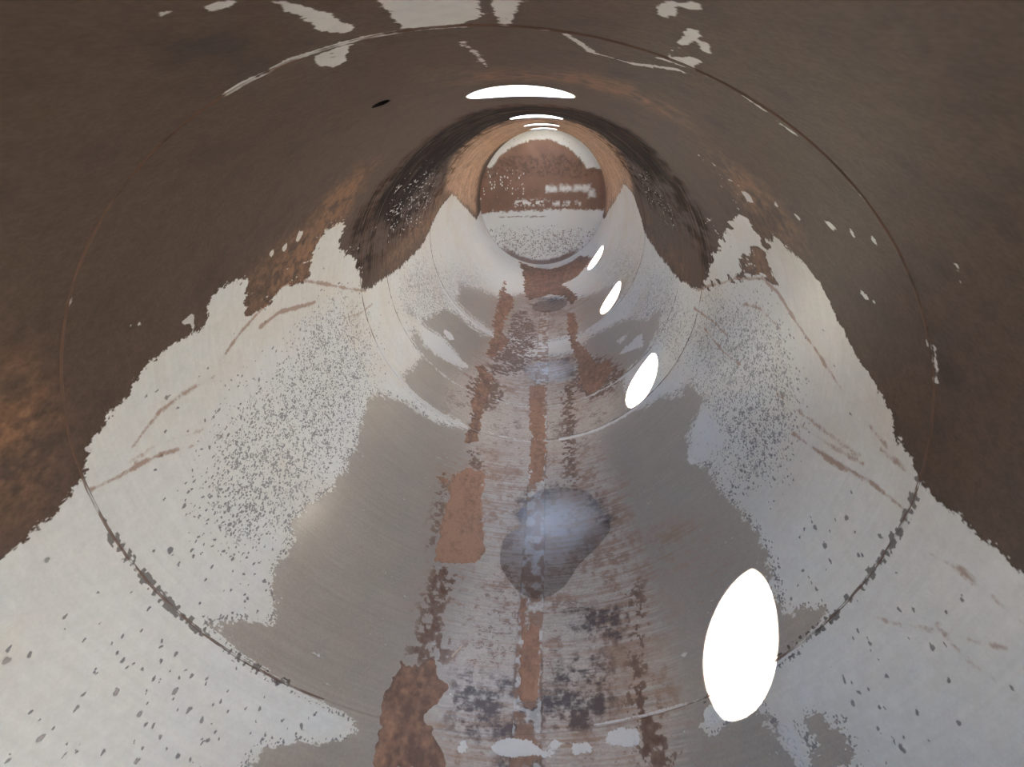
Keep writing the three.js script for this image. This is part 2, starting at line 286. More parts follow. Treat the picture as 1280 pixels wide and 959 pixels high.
function blur(a, r) {                 // three box passes, wrapped round the tank
  let src = a, dst = new Float32Array(a.length);
  for (let pass = 0; pass < 2; pass++) {
    for (let y = 0; y < MH; y++) { let s = 0; const o = y * MW; for (let k = -r; k <= r; k++) s += src[o + (k + MW) % MW]; for (let x = 0; x < MW; x++) { dst[o + x] = s / (2 * r + 1); s += src[o + (x + r + 1) % MW] - src[o + (x - r + MW) % MW]; } }
    [src, dst] = [dst, src];
    for (let x = 0; x < MW; x++) { let s = 0; for (let k = -r; k <= r; k++) s += src[clamp(k, 0, MH - 1) * MW + x]; for (let y = 0; y < MH; y++) { dst[y * MW + x] = s / (2 * r + 1); s += src[Math.min(MH - 1, y + r + 1) * MW + x] - src[Math.max(0, y - r) * MW + x]; } }
    [src, dst] = [dst, src];
  }
  return src;
}
const field = {};
{
  const cv = document.createElement('canvas'); cv.width = MW; cv.height = MH;
  const g = cv.getContext('2d');
  const raster = (draw, r) => {
    g.fillStyle = '#000'; g.fillRect(0, 0, MW, MH); g.fillStyle = g.strokeStyle = '#fff'; g.lineJoin = g.lineCap = 'round';
    draw();
    const px = g.getImageData(0, 0, MW, MH).data, a = new Float32Array(MW * MH);
    for (let i = 0; i < a.length; i++) a[i] = px[i * 4] / 255;
    return r ? blur(a, r) : a;
  };
  const trace = (pts, shift) => { g.beginPath(); pts.forEach(([a, z], i) => g[i ? 'lineTo' : 'moveTo'](mx(a + shift), my(z))); };
  const soft = { W: 5, G: 6, H: 3, C: 14, D: 4, M: 8, T: 22, K: 7, N: 13, V: 9, J: 8, O: 18, P: 8, F: 1, Q: 14, S: 22, B: 18 };
  for (const [ch, list] of Object.entries(outlines)) field[ch] = raster(() => {
    for (const s of list) for (const shift of [-360, 0, 360]) { trace(points(s), shift); g.closePath(); g.fill(); }
  }, soft[ch]);
  for (const kind of ['l', 'w']) field[kind] = raster(() => {
    for (const [k, w, s] of creases) if (k === kind) for (const shift of [-360, 0, 360]) { g.lineWidth = w * (kind === 'l' ? 0.6 : 1) * MW / 360; trace(points(s), shift); g.stroke(); }
  }, 1);
}
function at(f, az, z) {
  let x = mx(az) % MW; if (x < 0) x += MW;
  const y = clamp(my(z), 0, MH - 1.001), xi = x | 0, yi = y | 0, fx = x - xi, fy = y - yi, x1 = xi + 1 === MW ? 0 : xi + 1, o = yi * MW;
  return lerp(lerp(f[o + xi], f[o + x1], fx), lerp(f[o + MW + xi], f[o + MW + x1], fx), fy);
}

const lin = (r, g, b) => new THREE.Color().setRGB(r / 255, g / 255, b / 255, THREE.SRGBColorSpace).toArray();
const TONE = {
  residue: lin(205, 205, 201), warmResidue: lin(198, 188, 172), steel: lin(158, 150, 141), taupe: lin(184, 172, 161), dust: lin(83, 68, 59), oliveDust: lin(86, 71, 57), darkDust: lin(58, 49, 46),
  headDust: lin(126, 96, 80), silt: lin(112, 88, 74), umber: lin(56, 45, 42), tan: lin(206, 168, 138), pitch: lin(38, 33, 34), grit: lin(92, 72, 62),
  ochre: lin(136, 102, 78), mud: lin(158, 120, 96), wetMud: lin(104, 80, 67), soot: lin(52, 48, 54), speck: lin(104, 102, 104), flake: lin(205, 204, 202), crease: lin(138, 98, 70), stain: lin(152, 124, 104),
};
let shine = 1;                         // how strong the mirror part of the surface is: dust has little
const px = new Float32Array(6);        // r, g, b, roughness, metalness, height (m) of the texel last painted
const mixIn = (t, k) => { px[0] += (t[0] - px[0]) * k; px[1] += (t[1] - px[1]) * k; px[2] += (t[2] - px[2]) * k; };
const finish = (rough, metal, h, k) => { px[3] += (rough - px[3]) * k; px[4] += (metal - px[4]) * k; px[5] += (h - px[5]) * k; };
const gain = (k) => { px[0] *= k; px[1] *= k; px[2] *= k; };
// loose dots: the strongest dot that covers the point, n cells a turn
function dots(u, z, n, fz, seed, dense, size) {
  const x = u * n, y = z * fz, xi = Math.floor(x), yi = Math.floor(y); let best = 0;
  for (let j = -1; j <= 1; j++) for (let i = -1; i <= 1; i++) {
    const cx = (((xi + i) % n) + n) % n, cy = yi + j;
    if (hash(cx, cy, seed) > dense) continue;
    const r = size * (0.35 + 0.65 * hash(cx, cy, seed + 3)), dx = xi + i + 0.15 + 0.7 * hash(cx, cy, seed + 1) - x, dy = yi + j + 0.15 + 0.7 * hash(cx, cy, seed + 2) - y;
    const d = Math.sqrt(dx * dx + dy * dy * 0.7) / r;
    if (d < 1.3) best = Math.max(best, 1 - d);
  }
  return best;
}
function paintWall(az, z) {
  const u = (az + 180) / 360, F = field;
  const n1 = fbm(u, z, 19, 3, 1, 3), n2 = fbm(u, z, 75, 12, 2, 3), n3 = fbm(u, z, 300, 48, 3, 3), grain = vn(u, z, 1300, 207, 4), round = fbm(u, z, 24, 120, 6, 3);
  const edge = (n2 - 0.5) * 1.2 + (n3 - 0.5) * 1.6 + (grain - 0.5) * 0.7;
  const w0 = at(F.W, az, z), pull = sstep(1.2, 1.6, z) * sstep(2.7, 2.3, z), tear = pull > 0 ? (fbm(u, z, 260, 9, 7, 2) - 0.5) * 1.6 * pull : 0;   // residue torn off in strokes along the tank
  const W = sstep(0.44, 0.56, w0 + (edge * 0.4 + tear) * clamp(6 * w0 * (1 - w0)));
  if (W < 1) {                         // dust of the upper wall
    const along = fbm(u, z, 160, 5, 5, 3);
    px.set(TONE.dust); px[3] = 0.6; shine = 0.45; px[4] = 0; px[5] = 0.0006;
    mixIn(TONE.oliveDust, clamp((n1 - 0.35) * 1.6) * sstep(2.2, 0.5, z));
    const O = at(F.O, az, z); if (O > 0.02) mixIn(TONE.ochre, clamp(O * (0.85 + (n2 - 0.5) * 2.4 + (n3 - 0.5) * 2 + (along - 0.5) * 1.6)) * 0.8);
    const P = at(F.P, az, z); if (P > 0.02) { mixIn(TONE.tan, clamp(P * (0.85 + (round - 0.5) * 2.6 + (n3 - 0.5))) * 0.9); }  // far ring: glow of the nearby sun spot painted into the orange dust
    mixIn(TONE.darkDust, clamp((n2 - 0.55) * 3) * 0.5);
    const N = at(F.N, az, z), V = at(F.V, az, z);
    if (N > 0.02) {
      const kN = clamp(N * (0.5 + (round - 0.5) * 3 + (along - 0.5) * 2.4 + (n2 - 0.5) * 1.6)), kV = clamp(V * (1.1 + (round - 0.5) * 2.4 + (n2 - 0.5))), k = Math.max(kN, kV);
      mixIn(TONE.umber, kN * 0.85); mixIn(TONE.pitch, kV * 0.9); px[3] = lerp(px[3], 0.85, k); shine = lerp(shine, 0.15, k);
    }
    const J = at(F.J, az, z); if (J > 0.02) mixIn(TONE.darkDust, clamp(J * (0.7 + (n2 - 0.5) * 3 + (n3 - 0.5) * 2)) * 0.8);
    gain(0.84 + 0.32 * n3); gain(0.85 + 0.3 * grain);
    let fl = at(F.F, az, z); if (fl > 0.01) fl = sstep(0.42, 0.55, fl + edge * 0.5); else fl = 0;
    const Q = at(F.Q, az, z);
    if (Q > 0.05) { const k = fbm(u, z, 560, 30, 21, 2) * 0.7 + n2 * 0.3; fl = Math.max(fl, sstep(0.81 - Q * 0.14, 0.83 - Q * 0.14, k + (grain - 0.5) * 0.1)); }
    if (fl > 0) { mixIn(TONE.flake, fl * (0.9 + 0.2 * (n3 - 0.5))); finish(0.45, 0, 0.001, fl); }
  }
  if (W > 0) {                         // below the residue line
    const k0 = px[0], k1 = px[1], k2 = px[2], k3 = px[3], k4 = px[4], k5 = px[5];
    px.set(TONE.residue); px[3] = 0.46; shine = W; px[4] = 0; px[5] = 0.0012 + 0.0006 * n2;
    mixIn(TONE.warmResidue, clamp((n1 - 0.42) * 2.4) * 0.6); gain(0.95 + 0.1 * round); gain(0.94 + 0.12 * n3); gain(0.97 + 0.06 * grain);
    const g0 = at(F.G, az, z), s = at(F.S, az, z), b = at(F.B, az, z), h0 = at(F.H, az, z);
    const brush = (round - 0.5) * 0.8;
    let isle = 0;
    let G = g0 > 0.01 ? sstep(0.44, 0.56, g0 + edge * 0.42 + brush) : 0;
    if (h0 > 0.01) { isle = sstep(0.42, 0.54, h0 + edge * 0.5); G *= 1 - isle; }
    if (G < 1) {
      let dot = 0; const wu = u + (n3 - 0.5) * 0.0022, wz = z + (grain - 0.5) * 0.006 + (vn(u, z, 700, 110, 51) - 0.5) * 0.008;
      if (s > 0.03) dot = Math.max(sstep(0, 0.25, dots(wu, wz, 560, 83, 31, s * 0.5, 0.42)), sstep(0, 0.2, dots(wu, wz, 300, 46, 32, s * 0.2, 0.34)), sstep(0.7 - s * 0.1, 0.75 - s * 0.1, n3 * 0.6 + grain * 0.4) * s);
      if (b > 0.03) dot = Math.max(dot, sstep(0, 0.25, dots(wu, wz, 220, 34, 33, b * 0.07, 0.3)), sstep(0, 0.2, dots(wu, wz, 420, 66, 34, b * 0.07, 0.36)));
      const fringe = 4 * g0 * (1 - g0); if (fringe > 0.1 && g0 < 0.5) dot = Math.max(dot, sstep(0.72 - fringe * 0.22, 0.78 - fringe * 0.22, n3 * 0.5 + grain * 0.5));
      dot = Math.max(dot, sstep(0, 0.2, dots(wu, wz, 300, 47, 35, 0.008, 0.3)));
      if (dot > 0) { mixIn(TONE.speck, dot * 0.85); finish(0.34, 0.1, 0, dot); }
    }
    if (G > 0) {                       // bare steel, brushed round the tank
      const C = at(F.C, az, z);
      mixIn(TONE.steel, G); gain(lerp(1, 0.92 + 0.16 * round + 0.1 * (n2 - 0.5), G)); gain(lerp(1, 0.94 + 0.12 * grain, G));
      finish(0.3, 0.15, 0, G);
      if (C > 0.02) {
        const hair = fbm(u, z, 90, 230, 8, 2);
        mixIn(TONE.taupe, G * clamp(C * 1.15 - 0.08 + (hair - 0.5) * 1.5 * Math.min(1, C * 2.2) + (n2 - 0.5) * 1.2 * C + (n3 - 0.5) * 0.8 * C) * 0.9);
        const fine = vn(u, z, 900, 300, 9), peck = sstep(0.56, 0.68, n3 * 0.4 + fine * 0.35 + hair * 0.25 + (n2 - 0.5) * 0.5); mixIn(TONE.grit, G * C * peck * 0.65); gain(lerp(1, 0.86 + 0.28 * fine, G * C));
        finish(0.42, 0.05, 0.0003, G * C);
      }
    }
    const T = at(F.T, az, z); if (T > 0.02) mixIn(TONE.stain, clamp(T * 1.1 * (0.32 + (n2 - 0.5) * 1.4 + (n3 - 0.5) * 1.4 + (round - 0.5) * 2.6 + (n1 - 0.5) * 1.6)) * 0.8 * G);
    const M = at(F.M, az, z); if (M > 0.02) { const k = sstep(0.46, 0.58, M * 0.6 + (n2 - 0.5) * 0.7 + (n3 - 0.5) * 1.3 + (grain - 0.5) * 0.2 + 0.12); mixIn(TONE.silt, k * Math.min(1, M * 1.3) * (0.5 + n3 * 0.8)); }
    const K = at(F.K, az, z); if (K > 0.02) mixIn(TONE.soot, clamp(K * (0.5 + (n2 - 0.5) * 2.2 + (n3 - 0.5) * 2.2 + (fbm(u, z, 220, 170, 10, 2) - 0.5) * 1.1 + (grain - 0.5) * 0.5)) * 0.75);
    // the ground weld along the floor: a low band between two scores, with rust in it
    const band = 3 - Math.abs(az - 6 - (n1 - 0.5) * 0.8) - (vn(u, z, 400, 40, 81) - 0.5) * 0.3;
    if (isle < 0.5 && band > -0.6 && z > 0.3 && z < 5.1) {
      const score = sstep(0.5, 0.12, Math.abs(band)); mixIn(TONE.grit, score * clamp(0.5 + (n2 - 0.5) * 4) * 0.7);
      if (band > 0) { const sc = fbm(u, z, 160, 26, 82, 3); mixIn(TONE.ochre, sstep(0.50, 0.58, sc) * 0.75); mixIn(TONE.residue, sstep(0.44, 0.40, sc) * 0.5); px[5] += 0.0006 * sstep(0, 0.6, band) + 0.0012 * (sc - 0.5); }
    }
    if (isle > 0) mixIn(TONE.flake, isle * (0.75 + 0.5 * (n3 - 0.5)));
    const off = Math.abs(z - seamA(az)), side = Math.abs(az); // dirt caught along the nearest weld
    if (off < 0.016 && side > 42 && side < 101) mixIn(TONE.umber, sstep(0.55, 0.61, vn(u, z, 620, 99, 11) * 0.5 + n3 * 0.5 + 0.12 * sstep(0.016, 0.003, off) + (n2 - 0.5) * 0.4 - 0.03) * 0.8);
    if (W < 1) { px[0] = lerp(k0, px[0], W); px[1] = lerp(k1, px[1], W); px[2] = lerp(k2, px[2], W); px[3] = lerp(k3, px[3], W); px[4] = lerp(k4, px[4], W); px[5] = lerp(k5, px[5], W); }
  }
  const l = at(F.l, az, z); if (l > 0.03) { const k = sstep(0.1, 0.55, l + edge * 0.35 - 0.05 + (n2 - 0.5) * 0.4); mixIn(TONE.crease, k * 0.75); px[5] += 0.0012 * k; }
  const w = at(F.w, az, z); if (w > 0.03) { const k = sstep(0.35, 0.55, w + edge * 0.6); mixIn(TONE.flake, k * 0.95); finish(0.45, 0, 0.0012, k); }
  px[5] += 0.0003 * (grain - 0.5) + 0.0008 * (n2 - 0.5);
}
// a baked material for a rectangle of wall: columns from azimuth a0 to a1, rows from depth z0 to z1
function bake(W, H, paint, x0, x1, y0, y1) {
  const col = new Uint8Array(W * H * 4), rm = new Uint8Array(W * H * 4), bh = new Uint8Array(W * H);
  const enc = (v) => { v = clamp(v); return 255 * (v <= 0.0031308 ? v * 12.92 : 1.055 * Math.pow(v, 1 / 2.4) - 0.055); };
  for (let j = 0; j < H; j++) for (let i = 0; i < W; i++) {
    shine = 1; paint(lerp(x0, x1, (i + 0.5) / W), lerp(y0, y1, (j + 0.5) / H));
    const o = (j * W + i) * 4;
    col[o] = enc(px[0]); col[o + 1] = enc(px[1]); col[o + 2] = enc(px[2]); col[o + 3] = 255;
    rm[o + 1] = 255 * clamp(px[3]); rm[o + 2] = 255 * clamp(px[4]); rm[o + 3] = 255 * clamp(shine);
    bh[j * W + i] = 255 * clamp(px[5] / 0.006 + 0.1);
  }
  const tex = (d, f) => { const t = new THREE.DataTexture(d, W, H, f); t.magFilter = THREE.LinearFilter; t.minFilter = THREE.LinearMipmapLinearFilter; t.generateMipmaps = true; t.wrapS = t.wrapT = THREE.ClampToEdgeWrapping; t.needsUpdate = true; return t; };
  const map = tex(col, THREE.RGBAFormat); map.colorSpace = THREE.SRGBColorSpace;
  const rough = tex(rm, THREE.RGBAFormat);
  return new THREE.MeshPhysicalMaterial({ map, roughnessMap: rough, metalnessMap: rough, specularIntensityMap: rough, roughness: 1, metalness: 1, bumpMap: tex(bh, THREE.RedFormat), bumpScale: 0.006 });
}

// ---------------------------------------------------------------- the shell: rolled steel courses with holes for the manholes
const THICK = 0.012, HOLE = 0.188;     // plate thickness (m), manhole radius (tank radii)
const VENT = { az: 200.5, z: 1.365, r: 0.027, cols: 2, half: 0.06, rows: 4 };
const MANHOLES = [0.03, 1.81, 3.6, 5.4, 7.18, -1.75];
const TILT = (az) => 0.0546 * Math.sin(az * DEG) - 0.0344 * Math.cos(az * DEG);   // the first seam is not quite square to the axis
const seamA = (az) => 0.7801 + TILT(az);
const outer = new THREE.MeshStandardMaterial({ color: 0x8d8f90, roughness: 0.5, metalness: 0.6 });
const NA = 180, STEP = 360 / NA;       // azimuth columns run from -90 to 270
function courseGeometry(zStart, zEnd, holes, za, zb) {
  const pos = [], nor = [], uv = [], idx = [[], [], []];   // groups: lower inside, upper inside, outside
  const vert = (az, z, out) => {
    const a = az * DEG, r = out ? R + THICK : R, s = out ? 1 : -1;
    pos.push(r * Math.sin(a), R - r * Math.cos(a), -z * R); nor.push(s * Math.sin(a), -s * Math.cos(a), 0);
    uv.push(0, 0, az, z); return pos.length / 3 - 1;
  };
  holes = holes.map((h) => typeof h === 'number' ? { az: 180, z: h, r: HOLE, cols: 8, half: 0.29, rows: 12 } : h).sort((p, q) => p.z - q.z);
  const quad = (p) => {                 // p: four (az, z), counter-clockwise seen from inside with az to the right and z up
    const mid = (p[0][0] + p[1][0] + p[2][0] + p[3][0]) / 4, g = mid < 90 ? 0 : 1;
    const add = (out, gi) => {
      const v = p.map(([a, z]) => vert(a, z, out));
      for (const k of v) { uv[k * 4] = g ? (uv[k * 4 + 2] - 90) / 180 : (uv[k * 4 + 2] + 90) / 180; uv[k * 4 + 1] = (uv[k * 4 + 3] - za) / (zb - za); }
      if (!out) idx[gi].push(v[0], v[1], v[2], v[0], v[2], v[3]); else idx[gi].push(v[0], v[2], v[1], v[0], v[3], v[2]);
    };
    add(false, g); add(true, 2);
  };
  // rows: breaks at the hole patches, else about 0.12 apart
  const rows = [0], marks = holes.flatMap((h) => [h.z - h.half, h.z + h.half]);
  const zs = [zStart(0)], zl = zEnd(0), breaks = [...marks, zl];
  for (const b of breaks) { const from = zs[zs.length - 1], hole = holes.find((h) => Math.abs((from + b) / 2 - h.z) < h.half * 0.9); const n = hole ? hole.rows : Math.max(1, Math.round((b - from) / 0.12)); for (let k = 1; k <= n; k++) zs.push(lerp(from, b, k / n)); }
  const zAt = (az, j) => j === 0 ? zStart(az) : j === zs.length - 1 ? zEnd(az) : zs[j];
  for (let j = 0; j + 1 < zs.length; j++) for (let i = 0; i < NA; i++) {
    const a0 = -90 + i * STEP, a1 = a0 + STEP, zm = (zs[j] + zs[j + 1]) / 2;
    if (holes.some((h) => Math.abs(zm - h.z) < h.half && Math.abs((a0 + a1) / 2 - Math.round(h.az / STEP) * STEP) < h.cols * STEP)) continue;
    quad([[a0, zAt(a0, j)], [a1, zAt(a1, j)], [a1, zAt(a1, j + 1)], [a0, zAt(a0, j + 1)]]);
  }
  for (const h of holes) {              // the square patch round a hole: rings from its border to the circle
    const border = [], mid = Math.round(h.az / STEP) * STEP, patch = h.cols * STEP, NZ = h.rows, half = h.half, n2 = 2 * h.cols;
    for (let i = 0; i < n2; i++) border.push([mid - patch + i * STEP, h.z - half]);
    for (let j = 0; j < NZ; j++) border.push([mid + patch, h.z - half + 2 * half * j / NZ]);
    for (let i = 0; i < n2; i++) border.push([mid + patch - i * STEP, h.z + half]);
    for (let j = 0; j < NZ; j++) border.push([mid - patch, h.z + half - 2 * half * j / NZ]);
    const ring = border.map(([a, z]) => { const x = Math.sin((h.az - a) * DEG), d = Math.hypot(x, z - h.z), c = [x / d * h.r, (z - h.z) / d * h.r]; return [h.az - Math.asin(c[0]) / DEG, h.z + c[1]]; });
    const K = 4;
    for (let k = 0; k < K; k++) for (let i = 0; i < border.length; i++) {
      const n = (i + 1) % border.length, m = (i, t) => [lerp(border[i][0], ring[i][0], t), lerp(border[i][1], ring[i][1], t)];
      quad([m(i, k / K), m(n, k / K), m(n, (k + 1) / K), m(i, (k + 1) / K)]);
    }
  }
  const g = new THREE.BufferGeometry(), flat = [];
  for (let i = 0; i < uv.length; i += 4) flat.push(uv[i], uv[i + 1]);
  g.setAttribute('position', new THREE.Float32BufferAttribute(pos, 3)); g.setAttribute('normal', new THREE.Float32BufferAttribute(nor, 3)); g.setAttribute('uv', new THREE.Float32BufferAttribute(flat, 2));
  g.setIndex(idx.flat()); let s = 0; idx.forEach((l, k) => { g.addGroup(s, l.length, k); s += l.length; });
  return g;
}
const flatEnd = (z) => () => z;
const COURSES = [
  { name: 'wall_rear', from: flatEnd(-2.6), to: flatEnd(-0.4), holes: [-1.75], px: [256, 256], label: 'tank wall behind the camera' },
  { name: 'wall_near', from: flatEnd(-0.4), to: seamA, holes: [0.03], px: [2048, 640], up: [1536, 512], label: 'nearest course of the tank wall, brown above and white with grey dots below' },
  { name: 'wall_front', from: seamA, to: flatEnd(2.5), holes: [1.81, VENT], px: [2048, 1024], up: [1536, 768], label: 'widest course of the tank wall, between the big seam ring and the narrow course' },
  { name: 'wall_narrow', from: flatEnd(2.5), to: flatEnd(2.96), holes: [], px: [1536, 256], up: [1024, 192], label: 'narrow course of the tank wall between two close seam rings' },
  { name: 'wall_middle', from: flatEnd(2.96), to: flatEnd(4.21), holes: [3.6], px: [1280, 512], up: [1024, 384], label: 'course of the tank wall with the small round puddle and dark upper sides' },
  { name: 'wall_back', from: flatEnd(4.21), to: flatEnd(7.5), holes: [5.4, 7.18], px: [1024, 896], up: [768, 640], label: 'farthest course of the tank wall, orange above, next to the end' },
];
for (const c of COURSES) {
  const za = Math.min(c.from(0), c.from(90), c.from(-90)) - 0.05, zb = Math.max(c.to(0), c.to(90), c.to(-90)) + 0.05, up = c.up ?? c.px;
  const mats = [bake(c.px[0], c.px[1], paintWall, -90, 90, za, zb), bake(up[0], up[1], paintWall, 90, 270, za, zb), outer];
  struct(c.name, courseGeometry(c.from, c.to, c.holes, za, zb), mats, c.label);
}
// ---------------------------------------------------------------- dished ends
function headGeometry(zs, dir) {
  const prof = []; for (let k = 0; k <= 10; k++) { const t = k / 10 * Math.PI / 2 * 0.86; prof.push([1 - 0.16 * (1 - Math.cos(t)), 0.17 * Math.sin(t)]); }
  const [rk, zk] = prof[10]; for (let k = 1; k <= 16; k++) { const t = 1 - k / 16; prof.push([rk * t, zk + 0.11 * (1 - t * t)]); }
  const pos = [], uv = [], idx = [], idx2 = [], N = 120;
  const shell = (off, list, flip) => {
    const base = pos.length / 3;
    for (const [r, d] of prof) for (let i = 0; i <= N; i++) { const a = i / N * 2 * Math.PI, x = r * Math.sin(a), y = -r * Math.cos(a); pos.push(x * (R + off), R + y * (R + off), -(zs + dir * d) * R - dir * off); uv.push(x / 2 + 0.5, y / 2 + 0.5); }
    for (let k = 0; k + 1 < prof.length; k++) for (let i = 0; i < N; i++) { const a = base + k * (N + 1) + i, b = a + 1, c = a + N + 1, d = c + 1; if (flip) list.push(a, b, d, a, d, c); else list.push(a, d, b, a, c, d); }
  };
  shell(0, idx, dir > 0); shell(THICK, idx2, dir < 0);
  const g = new THREE.BufferGeometry();
  g.setAttribute('position', new THREE.Float32BufferAttribute(pos, 3)); g.setAttribute('uv', new THREE.Float32BufferAttribute(uv, 2));
  g.setIndex([...idx, ...idx2]); g.addGroup(0, idx.length, 0); g.addGroup(idx.length, idx2.length, 1); g.computeVertexNormals();
  return g;
}
function paintHead(u01, v01) {          // x to the right, y up, in tank radii, the seam at 1
  const x = u01, y = v01, u = x * 0.2 + 0.5, n1 = fbm(u, y, 24, 4, 41, 4), n2 = fbm(u, y, 80, 16, 44, 3), n3 = fbm(u, y, 160, 32, 42, 3), grain = fbm(u, y, 640, 128, 43, 2), r = Math.hypot(x, y);
  const e = (n2 - 0.5) * 0.5 + (n3 - 0.5) * 0.5;
  // white lining; brown dust sticks to the crown and, below a level line, to the knuckle as well
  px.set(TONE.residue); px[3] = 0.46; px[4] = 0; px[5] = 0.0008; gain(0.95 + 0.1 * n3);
  mixIn(TONE.wetMud, sstep(0.1, 0.4, dots(u, y, 200, 40, 47, 0.05, 0.4)) * 0.6);
  const box = (x0, x1, y0, y1) => sstep(0.05, -0.02, Math.max(x0 - x, x - x1, y0 - y, y - y1) - e * 0.09);
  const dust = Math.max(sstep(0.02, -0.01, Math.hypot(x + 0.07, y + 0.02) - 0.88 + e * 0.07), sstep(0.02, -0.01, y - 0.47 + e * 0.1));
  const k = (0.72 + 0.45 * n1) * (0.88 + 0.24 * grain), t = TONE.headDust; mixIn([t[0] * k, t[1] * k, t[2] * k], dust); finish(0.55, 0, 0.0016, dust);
  const band = sstep(0.17, 0.1, Math.abs(y - 0.5 + (n1 - 0.5) * 0.3)) * clamp(0.5 + (n3 - 0.5) * 3) * dust; mixIn(TONE.darkDust, band * 0.45);
  let f = Math.max(box(0.07, 0.22, 0.13, 0.19), box(0.29, 0.46, 0.14, 0.20), box(0.52, 0.73, 0.15, 0.21), box(0.76, 0.82, 0.07, 0.15), box(-0.42, 0, -0.08, -0.03) * sstep(0.45, 0.55, n3), box(0.1, 0.6, -0.07, -0.05) * sstep(0.4, 0.55, n2));
  f = Math.max(f, sstep(0.1, 0.35, dots(u, y, 120, 20, 45, 0.22, 0.4)) * sstep(0.3, 0.1, Math.abs(y - 0.2)) * sstep(-0.1, -0.4, x));
  const W = Math.max(f, sstep(-0.14, -0.19, y + e * 0.14 - 0.04 * x));
  if (W > 0.001) {
    mixIn(TONE.residue, W); finish(0.4, 0, 0.0015, W);
    const low = sstep(-0.35, -0.6, y) * sstep(-1, -0.8, y) ; let d = sstep(0.05, 0.3, dots(u, y, 190, 38, 46, low * 0.42, 0.5)); d = Math.max(d, low * sstep(0.58, 0.64, n3 * 0.6 + grain * 0.4) * 0.7);
    d = Math.max(d, sstep(0.02, 0, Math.abs(y + 0.27 + (n2 - 0.5) * 0.03)) * sstep(-0.75, -0.68, x) * sstep(0.12, 0.02, x) * sstep(0.4, 0.5, n3));
    mixIn(TONE.wetMud, d * W * 0.75);
  }
  mixIn(TONE.wetMud, sstep(0.92, 0.97, r + e * 0.05) * sstep(-0.7, -0.85, y) * 0.9);
}

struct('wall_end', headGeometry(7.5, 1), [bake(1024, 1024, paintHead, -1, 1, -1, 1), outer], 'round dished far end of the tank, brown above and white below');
struct('wall_rear_end', headGeometry(-2.6, -1), [new THREE.MeshStandardMaterial({ color: 0x6a5546, roughness: 0.7 }), outer], 'dished end behind the camera');
// ---------------------------------------------------------------- weld beads
function beadGeometry(zf, w, h, ground) { // ground: dressed nearly flush along the floor
  const pos = [], idx = [], uv = [], N = 360, M = 6;
  for (let i = 0; i <= N; i++) {
    const az = -90 + i / N * 360, wob = 1 + 0.25 * (hash(i, 0, 91) - 0.5);
    for (let k = 0; k <= M; k++) { const t = k / M, p = onWall(az, zf(az) + (t - 0.5) * w / R, Math.sin(t * Math.PI) * h * wob * (ground ? lerp(0.25, 1, sstep(26, 46, Math.abs(az > 180 ? az - 360 : az))) : 1) - 0.0004); pos.push(...p); uv.push(i / N * 8, t); }
  }
  for (let i = 0; i < N; i++) for (let k = 0; k < M; k++) { const a = i * (M + 1) + k, b = a + M + 1; idx.push(a, a + 1, b + 1, a, b + 1, b); }
  const g = new THREE.BufferGeometry(); g.setAttribute('position', new THREE.Float32BufferAttribute(pos, 3)); g.setAttribute('uv', new THREE.Float32BufferAttribute(uv, 2)); g.setIndex(idx); g.computeVertexNormals();
  return g;
}
function beadPaint(zf) { return bake(1024, 8, (az, t) => { paintWall(az, zf(az) + (t - 0.5) * 0.02); const u = (az + 180) / 360, d = sstep(0.36, 0.5, fbm(u, t, 120, 2, 71, 3)) * (1 - at(field.w, az, zf(az))) * (Math.abs(az) < 36 ? 0.15 : 1); mixIn(TONE.wetMud, d * 0.9); gain(0.9); }, -90, 270, 0, 1); }
const SEAMS = [[seamA, 0.011, 0.0035, 'nearest and largest seam ring of the tank wall'], [flatEnd(2.5), 0.012, 0.004, 'second seam ring of the tank wall, front edge of the narrow course'], [flatEnd(2.96), 0.010, 0.003, 'third seam ring of the tank wall, back edge of the narrow course'], [flatEnd(4.21), 0.012, 0.004, 'fourth seam ring of the tank wall, half way to the far end'], [flatEnd(7.5), 0.012, 0.004, 'seam ring round the dished far end']];
SEAMS.forEach(([zf, w, h, label], i) => { const g = beadGeometry(zf, w, h, i === 0), uv = g.attributes.uv; for (let k = 0; k < uv.count; k++) uv.setX(k, uv.getX(k) / 8); struct('trim_' + (i + 1), g, beadPaint(zf), label); });
// ---------------------------------------------------------------- manholes
const rimPaint = new THREE.MeshStandardMaterial({ color: 0xd8d4c8, roughness: 0.5 });
function neckGeometry(h) {              // inside r, outside r + t, from the shell up to the rim; its foot follows the round of the tank
  const N = 64, t = 0.008, r0 = HOLE * R - 0.004, top = 2 * R + 0.095, pos = [], idx = [];
  for (let i = 0; i <= N; i++) {
    const a = i / N * 2 * Math.PI;
    for (const [r, foot] of [[r0, true], [r0, false], [r0 + t, false], [r0 + t, true], [r0, true]]) {
      const x = r * Math.sin(a), z = r * Math.cos(a), y = foot ? R + Math.sqrt(R * R - x * x) - 0.002 : top;
      pos.push(x, y, -h * R + z);
    }
  }
  for (let i = 0; i < N; i++) for (let k = 0; k < 4; k++) { const p = i * 5 + k, q = p + 5; idx.push(p, q, q + 1, p, q + 1, p + 1); }
  const g = new THREE.BufferGeometry(); g.setAttribute('position', new THREE.Float32BufferAttribute(pos, 3)); g.setIndex(idx);
  const f = g.toNonIndexed(); f.computeVertexNormals(); return f;
}
const MH_LABELS = ['manhole in the tank roof right above the camera', 'nearest and widest bright manhole opening in the tank roof', 'second manhole opening in the tank roof, a thin white arc under the widest', 'third manhole opening in the tank roof, the faintest and lowest bright arc', 'manhole in the tank roof at the very far end', 'manhole in the tank roof behind the camera'];
